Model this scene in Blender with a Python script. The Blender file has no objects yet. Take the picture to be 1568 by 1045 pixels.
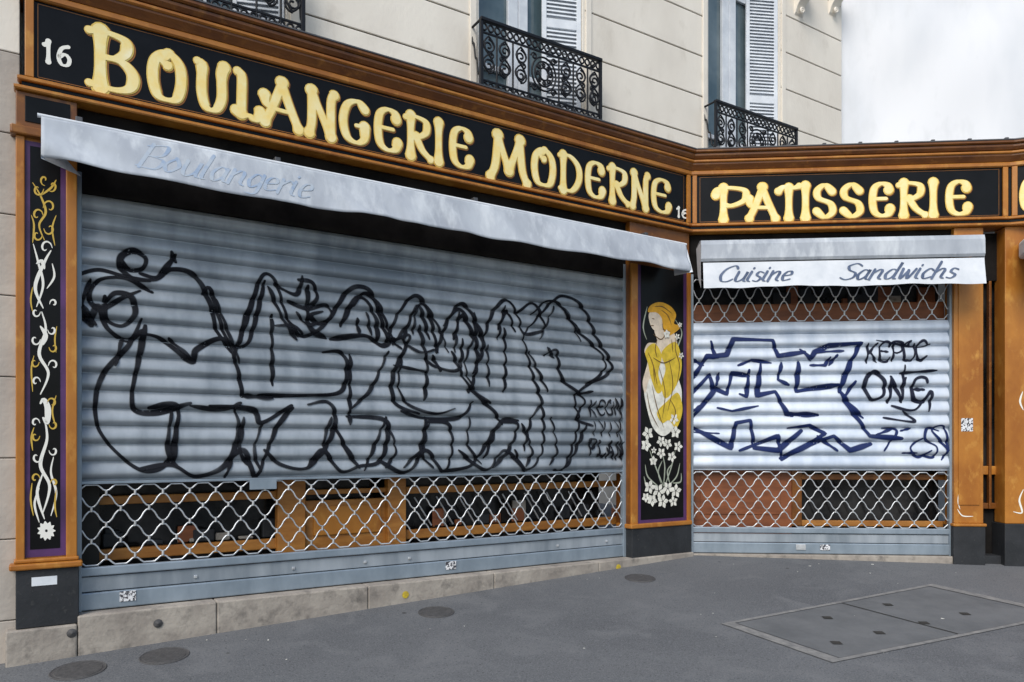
import bpy, math, random
from mathutils import Vector, Matrix
random.seed(7)
sc = bpy.context.scene
FPX, CX, HY, EYE = 1150.0, 784.0, 685.0, 1.15

# ------------------------------------------------------------------ helpers
COL = bpy.context.collection
def empty(name, loc=(0,0,0)):
    e = bpy.data.objects.new(name, None); e.location = loc
    e.empty_display_size = .2
    COL.objects.link(e); return e
def adopt(o, par):
    if par is not None:
        o.parent = par
        o.matrix_parent_inverse = Matrix.Translation(-Vector(par.location))
def mobj(name, verts, faces, mat, par=None, smooth=False, bevel=0, uvs=None):
    me = bpy.data.meshes.new(name); me.from_pydata([tuple(v) for v in verts], [], faces)
    if mat: me.materials.append(mat)
    if uvs:
        uv = me.uv_layers.new(name="UVMap")
        for l in me.loops: uv.data[l.index].uv = uvs[l.vertex_index]
    me.update()
    if smooth:
        for p in me.polygons: p.use_smooth = True
    o = bpy.data.objects.new(name, me); COL.objects.link(o); adopt(o, par)
    if bevel:
        m = o.modifiers.new("bevel", 'BEVEL'); m.width = bevel; m.segments = 2; m.limit_method = 'ANGLE'
    return o
class Frame:
    def __init__(s, P, D):
        s.P = Vector((P[0], P[1])); s.D = Vector((D[0], D[1])).normalized()
        s.N = Vector((s.D.y, -s.D.x))
    def pt(s, a, n, z):
        q = s.P + s.D*a + s.N*n
        return Vector((q.x, q.y, z))
    def px(s, x, y, n=0.0):
        u = (x-CX)/FPX; Q = s.P + s.N*n
        a = (u*Q.y-Q.x)/(s.D.x-u*s.D.y); Y = Q.y + a*s.D.y
        return a, EYE+(HY-y)/FPX*Y
    def sx(s, x, n=0.0): return s.px(x, 0, n)[0]
angA = math.radians(57.7); angB = math.radians(94.5); angC = math.radians(110)
A = Frame((1.9, 8.0), (math.sin(angA), math.cos(angA)))
B = Frame((1.9, 8.0), (math.sin(angB), math.cos(angB)))
BE = B.sx(1545)
pC = B.P + B.D*BE
C = Frame((pC.x, pC.y), (math.sin(angC), math.cos(angC)))

def fbox(name, F, s0, s1, n0, n1, z0, z1, mat, par, bevel=.004):
    v = [F.pt(a, n, z) for z in (z0, z1) for n in (n0, n1) for a in (s0, s1)]
    f = [(0,2,3,1),(4,5,7,6),(2,6,7,3),(0,1,5,4),(0,4,6,2),(1,3,7,5)]
    return mobj(name, v, f, mat, par, bevel=bevel)
def sweep(name, path, prof, mat, par, closed=True, smooth=False):
    path = [Vector(p) for p in path]; n = len(path); m = len(prof); V = []
    for i, p in enumerate(path):
        ds = []
        if i > 0: ds.append((path[i]-path[i-1]).normalized())
        if i < n-1: ds.append((path[i+1]-path[i]).normalized())
        ns = [Vector((d.y, -d.x)) for d in ds]
        if len(ns) == 2:
            b = (ns[0]+ns[1]).normalized(); k = 1/max(.3, b.dot(ns[0])); off = b*k
        else: off = ns[0]
        for (pn, pz) in prof: V.append((p.x+off.x*pn, p.y+off.y*pn, pz))
    Fc = []
    rng = m if closed else m-1
    for i in range(n-1):
        for j in range(rng):
            a = i*m+j; b = i*m+(j+1) % m; Fc.append((a, a+m, b+m, b))
    if closed:
        Fc.append(tuple(range(m))); Fc.append(tuple(reversed(range((n-1)*m, n*m))))
    return mobj(name, V, Fc, mat, par, smooth=smooth)
def crom(pts, step, closed=False):
    P = [Vector(p) for p in pts]; out = []
    n = len(P)
    if n == 2:
        L = (P[1]-P[0]).length; k = max(2, int(L/step)+1)
        return [P[0].lerp(P[1], i/k) for i in range(k+1)]
    segs = n if closed else n-1
    for i in range(segs):
        if closed: a, b, c, d = P[(i-1) % n], P[i], P[(i+1) % n], P[(i+2) % n]
        else: a, b, c, d = P[max(0,i-1)], P[i], P[i+1], P[min(n-1,i+2)]
        k = max(2, int((c-b).length/step)+1)
        for j in range(k):
            t = j/k
            out.append(.5*((2*b)+(c-a)*t+(2*a-5*b+4*c-d)*t*t+(3*b-a-3*c+d)*t**3))
    out.append(P[0].copy() if closed else P[-1])
    return out
def poly(pts, step):
    P = [Vector(p) for p in pts]; out = []
    for i in range(len(P)-1):
        k = max(1, int((P[i+1]-P[i]).length/step)+1)
        for j in range(k): out.append(P[i].lerp(P[i+1], j/k))
    out.append(P[-1]); return out
class Ribbons:
    """paint strokes lying on a facade surface, gathered into one mesh"""
    def __init__(s, F, surf, cross=2): s.F=F; s.surf=surf; s.c=cross; s.V=[]; s.Q=[]; s.U=[]; s.k=0
    def add(s, line, wf, dn=0.0, cap=True):
        c = s.c; n = len(line); L = 0; b0 = len(s.V); dn += s.k*0.00010; s.k += 1
        rows = []
        for i, p in enumerate(line):
            a = line[max(0, i-1)]; b = line[min(n-1, i+1)]; t = (b-a)
            t = t.normalized() if t.length > 1e-9 else Vector((1, 0))
            if i: L += (line[i]-line[i-1]).length
            w = wf(i/(n-1), t)
            rows.append((p, t, w, L))
        if cap:
            def mk(row, sg):
                p, t, w, LL = row; r = []
                for q in (.5, .87, 1.0): r.append((p+t*sg*w/2*q, t, w*max(.08, math.sqrt(1-q*q)), LL))
                return r
            rows = list(reversed(mk(rows[0], -1)))+rows+mk(rows[-1], 1)
        for (p, t, w, LL) in rows:
            nn = Vector((-t.y, t.x))
            for j in range(c+1):
                f = j/c; q = p+nn*w*(f-.5)
                s.V.append(s.F.pt(q.x, s.surf(q.x, q.y)+dn, q.y)); s.U.append((f, LL))
        for i in range(len(rows)-1):
            for j in range(c):
                a = b0+i*(c+1)+j; s.Q.append((a, a+1, a+c+2, a+c+1))
    def fill(s, pts, dn=0.0):
        b0 = len(s.V); dn += s.k*0.00012; s.k += 1
        for q in pts: s.V.append(s.F.pt(q[0], s.surf(q[0], q[1])+dn, q[1])); s.U.append((.5, 0))
        s.Q.append(tuple(range(b0, len(s.V))))
    def done(s, name, mat, par): return mobj(name, s.V, s.Q, mat, par, uvs=s.U)
def tube(name, lines, r, mat, par, res=2, cyc=False):
    cu = bpy.data.curves.new(name, 'CURVE'); cu.dimensions = '3D'; cu.bevel_depth = r; cu.bevel_resolution = res
    cu.use_fill_caps = True
    for ln in lines:
        sp = cu.splines.new('POLY'); sp.points.add(len(ln)-1)
        for i, p in enumerate(ln): sp.points[i].co = (p[0], p[1], p[2], 1)
    cu.materials.append(mat)
    o = bpy.data.objects.new(name, cu); COL.objects.link(o); adopt(o, par); return o

# ------------------------------------------------------------------ materials
def nodes(name):
    m = bpy.data.materials.new(name); m.use_nodes = True; nt = m.node_tree
    return m, nt, nt.nodes["Principled BSDF"]
def mat(name, c, rough=.6, metal=0, c2=None, scale=3, detail=4, lo=.35, hi=.65, bump=0, bscale=40, spec=.5, stretch=None, c3=None, s3=12, l3=.55, h3=.75):
    m, nt, b = nodes(name); N = nt.nodes; K = nt.links
    b.inputs["Base Color"].default_value = (*c, 1); b.inputs["Roughness"].default_value = rough
    b.inputs["Metallic"].default_value = metal; b.inputs["Specular IOR Level"].default_value = spec
    tc = N.new("ShaderNodeTexCoord"); mp = N.new("ShaderNodeMapping"); K.new(tc.outputs["Object"], mp.inputs[0])
    if stretch: mp.inputs["Scale"].default_value = stretch
    out = None
    def layer(prev, ca, cb, sca, l, h):
        t = N.new("ShaderNodeTexNoise"); t.inputs["Scale"].default_value = sca; t.inputs["Detail"].default_value = detail
        t.inputs["Roughness"].default_value = .62
        K.new(mp.outputs[0], t.inputs[0])
        r = N.new("ShaderNodeMapRange"); r.inputs[1].default_value = l; r.inputs[2].default_value = h
        K.new(t.outputs[0], r.inputs[0])
        x = N.new("ShaderNodeMix"); x.data_type = 'RGBA'; K.new(r.outputs[0], x.inputs[0])
        if prev is None: x.inputs[6].default_value = (*ca, 1)
        else: K.new(prev, x.inputs[6])
        x.inputs[7].default_value = (*cb, 1); return x.outputs[2]
    if c2: out = layer(None, c, c2, scale, lo, hi)
    if c3: out = layer(out, c, c3, s3, l3, h3)
    if out: K.new(out, b.inputs["Base Color"])
    if bump:
        t = N.new("ShaderNodeTexNoise"); t.inputs["Scale"].default_value = bscale; t.inputs["Detail"].default_value = 5
        K.new(mp.outputs[0], t.inputs[0]); bp = N.new("ShaderNodeBump"); bp.inputs["Strength"].default_value = bump
        bp.inputs["Distance"].default_value = .01; K.new(t.outputs[0], bp.inputs["Height"]); K.new(bp.outputs[0], b.inputs["Normal"])
    return m
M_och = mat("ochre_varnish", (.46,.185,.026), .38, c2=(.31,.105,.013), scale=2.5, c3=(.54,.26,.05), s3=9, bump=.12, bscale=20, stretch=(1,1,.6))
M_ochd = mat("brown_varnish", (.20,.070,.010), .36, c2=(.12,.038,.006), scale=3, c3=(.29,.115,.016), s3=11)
M_blk = mat("black_glass_paint", (.004,.004,.0045), .3, c2=(.007,.007,.008), scale=4, spec=.18)
M_purple = mat("purple_paint", (.10,.035,.14), .45, c2=(.05,.018,.07))
M_slate = mat("dark_slate_base", (.032,.034,.038), .55, c2=(.020,.022,.025), scale=5, c3=(.07,.07,.07), s3=20, l3=.6,h3=.85, bump=.2, spec=.3)
M_sill = mat("limestone_sill", (.40,.36,.31), .85, c2=(.26,.23,.20), scale=4, c3=(.11,.10,.09), s3=9, l3=.52, h3=.80, bump=.5, bscale=30)
M_stone = mat("facade_stone", (.82,.77,.68), .9, c2=(.70,.65,.57), scale=1.0, c3=(.60,.55,.47), s3=3.5, l3=.58, h3=.85, bump=.22, bscale=35, stretch=(1,1,.6))
M_stone2 = mat("old_stone", (.50,.45,.39), .9, c2=(.38,.34,.30), scale=2, bump=.35, bscale=25)
M_joint = mat("joint_dark", (.03,.028,.025), .95)
M_render = mat("white_render", (.80,.815,.84), .9, c2=(.71,.735,.77), scale=.7, lo=.42, hi=.60, c3=(.66,.68,.70), s3=2.2, l3=.56,h3=.80, bump=.5, bscale=3, stretch=(1,1,.45))
M_white = mat("white_wood_paint", (.74,.78,.82), .5, c2=(.60,.64,.69), scale=6)
M_iron = mat("wrought_iron", (.006,.007,.010), .5, metal=.0, spec=.3)
M_winglass = mat("window_glass", (.07,.11,.13), .06, c2=(.18,.23,.25), scale=1.3, spec=.7)
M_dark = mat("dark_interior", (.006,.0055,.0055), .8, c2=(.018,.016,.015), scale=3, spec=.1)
M_glassd = mat("shop_glass", (.008,.009,.010), .15, c2=(.035,.034,.034), scale=2.4, lo=.45, spec=.35)
M_brown = mat("brown_wood_panel", (.27,.085,.028), .5, c2=(.17,.052,.018), scale=3, stretch=(1,1,5))
M_wood = mat("tan_shop_wood", (.46,.20,.04), .5, c2=(.32,.12,.02), scale=4, stretch=(1,1,4))
M_cloth = mat("awning_canvas", (.47,.51,.56), .88, c2=(.31,.34,.39), scale=1.6, lo=.38, hi=.68, c3=(.58,.62,.66), s3=4, l3=.5, h3=.7, bump=.4, bscale=9, stretch=(1.5,1.5,.6))
M_clothw = mat("awning_canvas_white", (.72,.75,.79), .8, c2=(.58,.62,.67), scale=4, bump=.2, bscale=12)
M_galv = mat("galvanised_rod", (.72,.74,.76), .35, metal=.55, c2=(.45,.47,.49), scale=8)
M_gold = mat("gilt_letter", (.83,.53,.09), .3, metal=.35, c2=(.90,.66,.18), scale=9, c3=(.70,.36,.05), s3=16, l3=.55, h3=.8)
M_goldl = mat("gilt_highlight", (.92,.80,.40), .32, c2=(.93,.70,.22), scale=10, c3=(.95,.90,.62), s3=5)
M_golde = mat("gilt_edge", (.34,.13,.015), .45, c2=(.22,.08,.01), scale=8)
M_pwhite = mat("ornament_white", (.84,.83,.76), .5)
M_pgold = mat("ornament_gold", (.60,.40,.06), .4)
M_text = mat("valance_text", (.055,.085,.16), .7, c2=(.12,.16,.25), scale=14)
M_textf = mat("faded_text", (.29,.38,.52), .85, c2=(.42,.48,.55), scale=9, lo=.4, hi=.6)
M_yel = mat("yellow_paint", (.62,.47,.03), .6, c2=(.4,.28,.03), scale=30)
M_rust = mat("cast_iron_cover", (.050,.049,.050), .7, c2=(.080,.078,.078), scale=30, bump=.4, bscale=60)
M_conc = mat("cover_concrete", (.135,.140,.145), .9, c2=(.10,.105,.11), scale=3, bump=.3, bscale=60)
M_gran = mat("granite_border", (.24,.235,.225), .85, c2=(.15,.15,.15), scale=14, bump=.3, bscale=60)
M_stick = mat("sticker", (.75,.76,.78), .5, c2=(.05,.05,.06), scale=55, lo=.5, hi=.52)
M_zinc = mat("zinc_flashing", (.10,.10,.105), .5, metal=.5)

def shutter_mat(name, base, dirt):
    m, nt, b = nodes(name); N = nt.nodes; K = nt.links
    b.inputs["Metallic"].default_value = .22
    tc = N.new("ShaderNodeTexCoord"); mp = N.new("ShaderNodeMapping"); mp.inputs["Scale"].default_value = (1.6,1.6,.35)
    K.new(tc.outputs["Object"], mp.inputs[0])
    t = N.new("ShaderNodeTexNoise"); t.inputs["Scale"].default_value = 5; t.inputs["Detail"].default_value = 5; K.new(mp.outputs[0], t.inputs[0])
    t2 = N.new("ShaderNodeTexNoise"); t2.inputs["Scale"].default_value = 1.2; t2.inputs["Detail"].default_value = 3; K.new(tc.outputs["Object"], t2.inputs[0])
    mm = N.new("ShaderNodeMath"); mm.operation='ADD'; K.new(t.outputs[0], mm.inputs[0]); K.new(t2.outputs[0], mm.inputs[1])
    r = N.new("ShaderNodeMapRange"); r.inputs[1].default_value=.80; r.inputs[2].default_value=1.22; K.new(mm.outputs[0], r.inputs[0])
    x = N.new("ShaderNodeMix"); x.data_type='RGBA'; x.inputs[6].default_value=(*base,1); x.inputs[7].default_value=(*dirt,1)
    K.new(r.outputs[0], x.inputs[0]); K.new(x.outputs[2], b.inputs["Base Color"])
    rr = N.new("ShaderNodeMapRange"); rr.inputs[3].default_value=.38; rr.inputs[4].default_value=.6; K.new(t.outputs[0], rr.inputs[0]); K.new(rr.outputs[0], b.inputs["Roughness"])
    return m
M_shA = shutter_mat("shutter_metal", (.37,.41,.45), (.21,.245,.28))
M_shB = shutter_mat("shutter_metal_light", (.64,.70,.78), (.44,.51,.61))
M_panel = mat("shutter_base_panel", (.30,.36,.42), .42, metal=.3, c2=(.21,.26,.31), scale=4, stretch=(1,1,.5))

def spray_mat(name, c, dens, edge=.32):
    m, nt, b = nodes(name); N = nt.nodes; K = nt.links
    b.inputs["Base Color"].default_value=(*c,1); b.inputs["Roughness"].default_value=.6; b.inputs["Specular IOR Level"].default_value=.2
    uv = N.new("ShaderNodeUVMap"); sp = N.new("ShaderNodeSeparateXYZ"); K.new(uv.outputs[0], sp.inputs[0])
    a = N.new("ShaderNodeMath"); a.operation='SUBTRACT'; a.inputs[1].default_value=.5; K.new(sp.outputs[0], a.inputs[0])
    ab = N.new("ShaderNodeMath"); ab.operation='ABSOLUTE'; K.new(a.outputs[0], ab.inputs[0])
    r = N.new("ShaderNodeMapRange"); r.interpolation_type='SMOOTHSTEP'
    r.inputs[1].default_value=.5; r.inputs[2].default_value=edge; K.new(ab.outputs[0], r.inputs[0])
    tc = N.new("ShaderNodeTexCoord"); t = N.new("ShaderNodeTexNoise"); t.inputs["Scale"].default_value=7; t.inputs["Detail"].default_value=3
    K.new(tc.outputs["Object"], t.inputs[0])
    r2 = N.new("ShaderNodeMapRange"); r2.inputs[1].default_value=.3; r2.inputs[2].default_value=.55; r2.inputs[3].default_value=dens; r2.inputs[4].default_value=.98
    K.new(t.outputs[0], r2.inputs[0])
    mu = N.new("ShaderNodeMath"); mu.operation='MULTIPLY'; K.new(r.outputs[0], mu.inputs[0]); K.new(r2.outputs[0], mu.inputs[1])
    K.new(mu.outputs[0], b.inputs["Alpha"]); return m
M_spray = spray_mat("black_spray", (.006,.007,.011), .72)
M_sprayB = spray_mat("navy_spray", (.008,.020,.095), .85)
M_sprayK = spray_mat("black_spray_tag", (.008,.011,.028), .85)

# asphalt
m, nt, b = nodes("asphalt"); N=nt.nodes; K=nt.links; M_asph=m
tc=N.new("ShaderNodeTexCoord")
def noise(sc_,det=4,dist=0):
    t=N.new("ShaderNodeTexNoise"); t.inputs["Scale"].default_value=sc_; t.inputs["Detail"].default_value=det; t.inputs["Distortion"].default_value=dist; K.new(tc.outputs["Object"],t.inputs[0]); return t.outputs[0]
def mr(i,a,b_,c=0,d=1):
    r=N.new("ShaderNodeMapRange"); r.inputs[1].default_value=a; r.inputs[2].default_value=b_; r.inputs[3].default_value=c; r.inputs[4].default_value=d; K.new(i,r.inputs[0]); return r.outputs[0]
def mixc(f,a,b_):
    x=N.new("ShaderNodeMix"); x.data_type='RGBA'; K.new(f,x.inputs[0])
    for i,v in ((6,a),(7,b_)):
        if isinstance(v,tuple): x.inputs[i].default_value=(*v,1)
        else: K.new(v,x.inputs[i])
    return x.outputs[2]
c=mixc(mr(noise(.5,5,.5),.38,.62),(.122,.128,.136),(.092,.097,.105))
c=mixc(mr(noise(2.6,6,1.0),.50,.72),c,(.145,.150,.157))
c=mixc(mr(noise(110,2),.45,.75),c,(.18,.185,.19))
c=mixc(mr(noise(70,2),.60,.72),c,(.06,.063,.068))
v=N.new("ShaderNodeTexVoronoi"); v.inputs["Scale"].default_value=1.6; K.new(tc.outputs["Object"],v.inputs[0])
c=mixc(mr(v.outputs["Distance"],.040,.022),c,(.05,.05,.053))
K.new(c,b.inputs["Base Color"]); b.inputs["Roughness"].default_value=.82; b.inputs["Specular IOR Level"].default_value=.3
bp=N.new("ShaderNodeBump"); bp.inputs["Strength"].default_value=.5; bp.inputs["Distance"].default_value=.004; K.new(noise(130,3),bp.inputs["Height"]); K.new(bp.outputs[0],b.inputs["Normal"])

# ------------------------------------------------------------------ ground
def gz(x, y):
    xx=max(-12,min(12,x)); yy=max(-5,min(9.5,y))
    return -.015*(xx-1.9)+.0954*(yy-8)
xs=[-400,-60,-12]+[ -11+i for i in range(23)]+[12,60,400]
ys=[-400,-60,-5]+[-4+i for i in range(13)]+[9.5,60,400]
V=[(x,y,gz(x,y)) for y in ys for x in xs]; nx=len(xs)
Fq=[(j*nx+i,j*nx+i+1,(j+1)*nx+i+1,(j+1)*nx+i) for j in range(len(ys)-1) for i in range(nx-1)]
mobj("pavement",V,Fq,M_asph)
def gpx(x,y,dz=0):
    u=(x-CX)/FPX; w=(HY-y)/FPX
    Y=(-EYE+.0285-.7632)/(w+.015*u-.0954)
    return Vector((u*Y,Y,gz(u*Y,Y)+dz))

# ------------------------------------------------------------------ storefront fascia (one swept assembly)
TL = -A.sx(36)
def P2(F,s,n=0): q=F.pt(s,n,0); return (q.x,q.y)
path=[P2(A,-TL,-.30),P2(A,-TL),P2(A,0),P2(B,BE),P2(C,2.5)]
shop=empty("bakery_storefront",A.pt(-3,0,0))
sign=empty("shop_fascia_sign",A.pt(-3,0,3.8))
sweep("fascia_board",path,[(-.25,3.44),(0,3.44),(0,4.06),(-.25,4.06)],M_blk,sign)
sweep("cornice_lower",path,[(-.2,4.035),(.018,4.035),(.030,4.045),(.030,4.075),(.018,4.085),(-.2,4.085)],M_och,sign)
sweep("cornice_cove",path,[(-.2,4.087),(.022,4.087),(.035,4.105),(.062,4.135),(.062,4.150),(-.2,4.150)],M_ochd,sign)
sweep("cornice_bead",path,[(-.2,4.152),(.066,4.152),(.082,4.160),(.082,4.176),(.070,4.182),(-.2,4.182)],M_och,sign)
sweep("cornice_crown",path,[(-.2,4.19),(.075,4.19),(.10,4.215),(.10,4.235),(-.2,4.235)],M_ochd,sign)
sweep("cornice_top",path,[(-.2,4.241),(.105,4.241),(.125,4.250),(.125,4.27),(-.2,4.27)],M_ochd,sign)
sweep("zinc_flashing",path,[(-.24,4.272),(.132,4.272),(.132,4.282),(-.24,4.295)],M_zinc,sign)
sweep("lower_bead",path,[(-.2,3.496),(.028,3.496),(.034,3.502),(.034,3.518),(.022,3.526),(-.2,3.526)],M_och,sign)
sweep("lower_groove",path,[(-.2,3.462),(.010,3.462),(.010,3.492),(-.2,3.492)],M_blk,sign)
sweep("lower_lip",path,[(-.2,3.428),(.045,3.428),(.052,3.436),(.052,3.450),(.038,3.458),(-.2,3.458)],M_och,sign)
def stile(F,s0,s1,n1=.026): fbox("fascia_stile",F,s0,s1,.001,n1,3.527,4.034,M_och,sign)
stile(A,A.sx(38),A.sx(52)); stile(A,-.065,-.02); 
fbox("fascia_stile",B,.02,.065,.001,.026,3.527,4.034,M_och,sign)
stile(B,BE-.07,BE-.02); fbox("fascia_stile",C,.02,.07,.001,.026,3.527,4.034,M_och,sign)
fil=Ribbons(A,lambda s,z:.0015)
def rect(rb,s0,s1,z0,z1,w):
    for a,b_ in (((s0,z0),(s1,z0)),((s1,z0),(s1,z1)),((s1,z1),(s0,z1)),((s0,z1),(s0,z0))): rb.add([Vector(a),Vector(b_)],lambda t,d:w,cap=False)
rect(fil,A.sx(58),-.10,3.545,4.018,.004); fil.done("fillet",M_golde,sign)
fil=Ribbons(B,lambda s,z:.0015); rect(fil,.10,BE-.10,3.545,4.018,.004); fil.done("fillet",M_golde,sign)

GL={
'B':[('L',[(.22,0),(.22,1)]),('C',[(-.05,.97),(.35,1),(.8,.93),(.84,.72),(.6,.57),(.25,.55)]),('C',[(.25,.55),(.72,.53),(1,.34),(.95,.1),(.6,0),(-.05,.03)])],
'O':[('O',[(.5,1),(.1,.82),(0,.45),(.15,.08),(.5,0),(.85,.08),(1,.45),(.9,.82)]),('C',[(.55,.98),(.36,.84),(.5,.74)])],
'U':[('C',[(-.02,1),(.13,.9),(.13,.35),(.3,.03),(.65,.03),(.86,.3),(.86,.8),(.95,1)])],
'L':[('C',[(.0,1),(.18,.9),(.18,.5),(.16,.08)]),('C',[(-.08,.12),(.12,.02),(.5,.06),(.85,0),(1.05,.2)])],
'A':[('C',[(-.02,.02),(.18,.35),(.5,1)]),('C',[(.46,1),(.7,.5),(.98,0)]),('C',[(-.04,.62),(.02,.44),(.25,.36),(.78,.34)])],
'N':[('C',[(.0,0),(.10,.3),(.10,1)]),('L',[(.06,1),(.88,0)]),('C',[(.88,0),(.88,.8),(1,1)])],
'G':[('C',[(.92,.84),(.6,1),(.18,.88),(0,.5),(.15,.12),(.55,0),(.88,.12),(.9,.42)]),('L',[(.55,.42),(1.02,.42)])],
'E':[('C',[(.95,.80),(.85,.95),(.5,1),(.15,.86),(.05,.5),(.15,.14),(.5,0),(.88,.04),(1.02,.22)]),('L',[(.15,.53),(.80,.53)])],
'R':[('L',[(.15,0),(.15,1)]),('C',[(-.08,.94),(.35,1),(.85,.92),(.87,.66),(.5,.5),(.2,.5)]),('C',[(.4,.5),(.68,.2),(1.08,0)])],
'I':[('L',[(.5,0),(.5,1)])],
'M':[('C',[(-.04,0),(.1,.3),(.18,1)]),('L',[(.15,1),(.5,.22)]),('L',[(.5,.22),(.85,1)]),('C',[(.82,1),(.9,.3),(1.04,0)])],
'D':[('L',[(.15,0),(.15,1)]),('C',[(-.05,.97),(.5,1),(.95,.75),(.98,.35),(.6,.02),(-.02,.03)])],
'P':[('L',[(.18,0),(.18,1)]),('C',[(-.10,.78),(0,.95),(.4,1),(.95,.9),(.95,.6),(.5,.43),(.2,.46)])],
'T':[('L',[(.5,0),(.5,.95)]),('C',[(-.05,.85),(.25,.98),(.75,.94),(1.05,1)])],
'S':[('C',[(.92,.80),(.5,1),(.08,.84),(.15,.6),(.82,.42),(.94,.15),(.5,0),(.03,.19)])],
'1':[('L',[(.5,0),(.5,1)]),('L',[(.5,1),(.15,.8)])],
'6':[('C',[(.85,.95),(.3,.8),(.05,.35),(.3,.02),(.8,.05),(.95,.35),(.6,.55),(.15,.4)])],
'C':[('C',[(.95,.82),(.6,1),(.2,.88),(0,.5),(.15,.12),(.55,0),(.95,.17)])],
'K':[('L',[(.1,0),(.1,1)]),('L',[(.9,1),(.1,.4)]),('L',[(.3,.55),(1,0)])],
'H':[('L',[(.1,0),(.1,1)]),('L',[(.9,0),(.9,1)]),('L',[(.1,.5),(.9,.5)])],
'Y':[('L',[(0,1),(.5,.5)]),('L',[(1,1),(.4,0)])],
}
def glyph(rb,ch,s0,s1,z0,z1,wmax,wmin,dn=0,off=(0,0),grow=0,mul=1):
    h=wmax/2; a0=s0+h*.8; a1=s1-h*.8; b0=z0+wmin/2; b1=z1-wmin/2
    if ch in 'I1': a0=s0; a1=s1
    for kind,pts in GL[ch]:
        pp=[(a0+(a1-a0)*x+off[0],b0+(b1-b0)*y+off[1]) for x,y in pts]
        ln=crom(pp,.012,closed=(kind=='O'))
        def wf(t,d,kind=kind):
            w=wmin+(wmax-wmin)*abs(d.y)**1.2
            if kind=='L' and abs(d.y)>.6: w*= .84+.5*abs(2*t-1)**3
            elif kind=='C': w*= .95+.36*max(0,abs(2*t-1)-.7)/.3
            return w*mul+grow
        rb.add(ln,wf,dn)
surf0=lambda s,z:.001
def lettering(F,items,z0,z1,wM,wm):
    g1=Ribbons(F,surf0); g2=Ribbons(F,surf0); g3=Ribbons(F,surf0)
    for it in items:
        ch,x0,x1=it[:3]; za,zb=(it[3],it[4]) if len(it)>3 else (z0,z1)
        k=(zb-za)/(z1-z0)
        s0,s1=F.sx(x0),F.sx(x1)
        glyph(g1,ch,s0,s1,za,zb,wM*k,wm*k,dn=.0006,off=(.006*k,-.005*k),grow=.007*k)
        glyph(g2,ch,s0,s1,za,zb,wM*k,wm*k,dn=.004)
        glyph(g3,ch,s0,s1,za,zb,wM*k,wm*k,dn=.0075,off=(-.001,.001),mul=.80)
    g1.done("letter_edges",M_golde,sign); g2.done("gilt_letters",M_gold,sign); g3.done("gilt_letter_faces",M_goldl,sign)
lettering(A,[('B',130,212,3.55,3.965),('O',226,285),('U',296,352),('L',357,403),('A',400,464),('N',467,517),('G',519,567),('E',571,613),
 ('R',618,661),('I',661,681),('E',686,723),('M',747,809,3.54,3.96),('O',813,850),('D',853,890),('E',894,925),('R',929,962),('N',964,994),('E',995,1026)],3.565,3.93,.080,.036)
lettering(B,[('P',1095,1147),('A',1143,1193),('T',1188,1227),('I',1224,1242),('S',1244,1281),('S',1285,1323),('E',1329,1367),('R',1373,1418),('I',1418,1439),('E',1446,1486)],3.545,3.92,.086,.042)
lettering(C,[('C',1561,1590)],3.56,3.91,.062,.036)
g=Ribbons(A,surf0)
for ch,x0,x1,z0,z1 in (('1',66,82,3.65,3.80),('6',86,110,3.65,3.80),('1',1035,1043,3.57,3.68),('6',1043,1054,3.57,3.68)):
    glyph(g,ch,A.sx(x0),A.sx(x1),z0,z1,.026,.016,dn=.002)
g.done("house_number",M_pwhite,sign)

# ------------------------------------------------------------------ pilasters
pl=empty("painted_pilaster",A.pt(A.sx(70),0,0))
sA0,sA1=A.sx(24),A.sx(118)
zt=3.425; zb=.42
fbox("shaft",A,sA0,sA1,-.22,-.004,zb,zt,M_och,pl)
pa,pb=A.sx(38),A.sx(101)
fbox("purple_border",A,pa,pb,-.003,.002,zb+.02,3.12,M_purple,pl,bevel=0)
fbox("black_panel",A,A.sx(46),A.sx(92),.0022,.0045,zb+.07,3.09,M_blk,pl,bevel=0)
for a,b_ in ((sA0,pa),(pb,sA1)): fbox("frame_stile",A,a,b_,-.003,.022,zb,3.14,M_och,pl,.006)
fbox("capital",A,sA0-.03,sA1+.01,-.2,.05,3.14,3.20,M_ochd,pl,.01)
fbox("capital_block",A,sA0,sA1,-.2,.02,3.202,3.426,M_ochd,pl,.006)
fbox("capital_inset",A,sA0+.05,sA1-.04,.02,.026,3.235,3.40,M_blk,pl,.004)
fbox("base_cap",A,sA0-.035,sA1+.03,-.2,.06,.365,.405,M_och,pl,.01)
fbox("base_cap_upper",A,sA0-.01,sA1+.01,-.2,.035,.407,.432,M_och,pl,.008)
fbox("plinth",A,sA0,sA1+.01,-.22,.035,-.01,.363,M_slate,pl,.006)
pr=empty("painted_pilaster",A.pt(A.sx(1010),0,0))
sR0,sR1=A.sx(965),-.012
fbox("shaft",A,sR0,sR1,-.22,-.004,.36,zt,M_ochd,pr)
fbox("purple_border",A,A.sx(975),A.sx(1051),-.003,.002,.375,3.0,M_purple,pr,bevel=0)
fbox("black_panel",A,A.sx(981),A.sx(1046),.0022,.0045,.41,3.0,M_blk,pr,bevel=0)
for a,b_ in ((sR0,A.sx(975)),(A.sx(1051),sR1)): fbox("frame_stile",A,a,b_,-.003,.022,.37,3.0,M_och,pr,.006)
fbox("base_cap",A,sR0-.02,sR1,-.2,.045,.33,.375,M_och,pr,.01)
fbox("plinth",A,sR0,sR1,-.22,.03,-.12,.329,M_slate,pr,.006)

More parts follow.
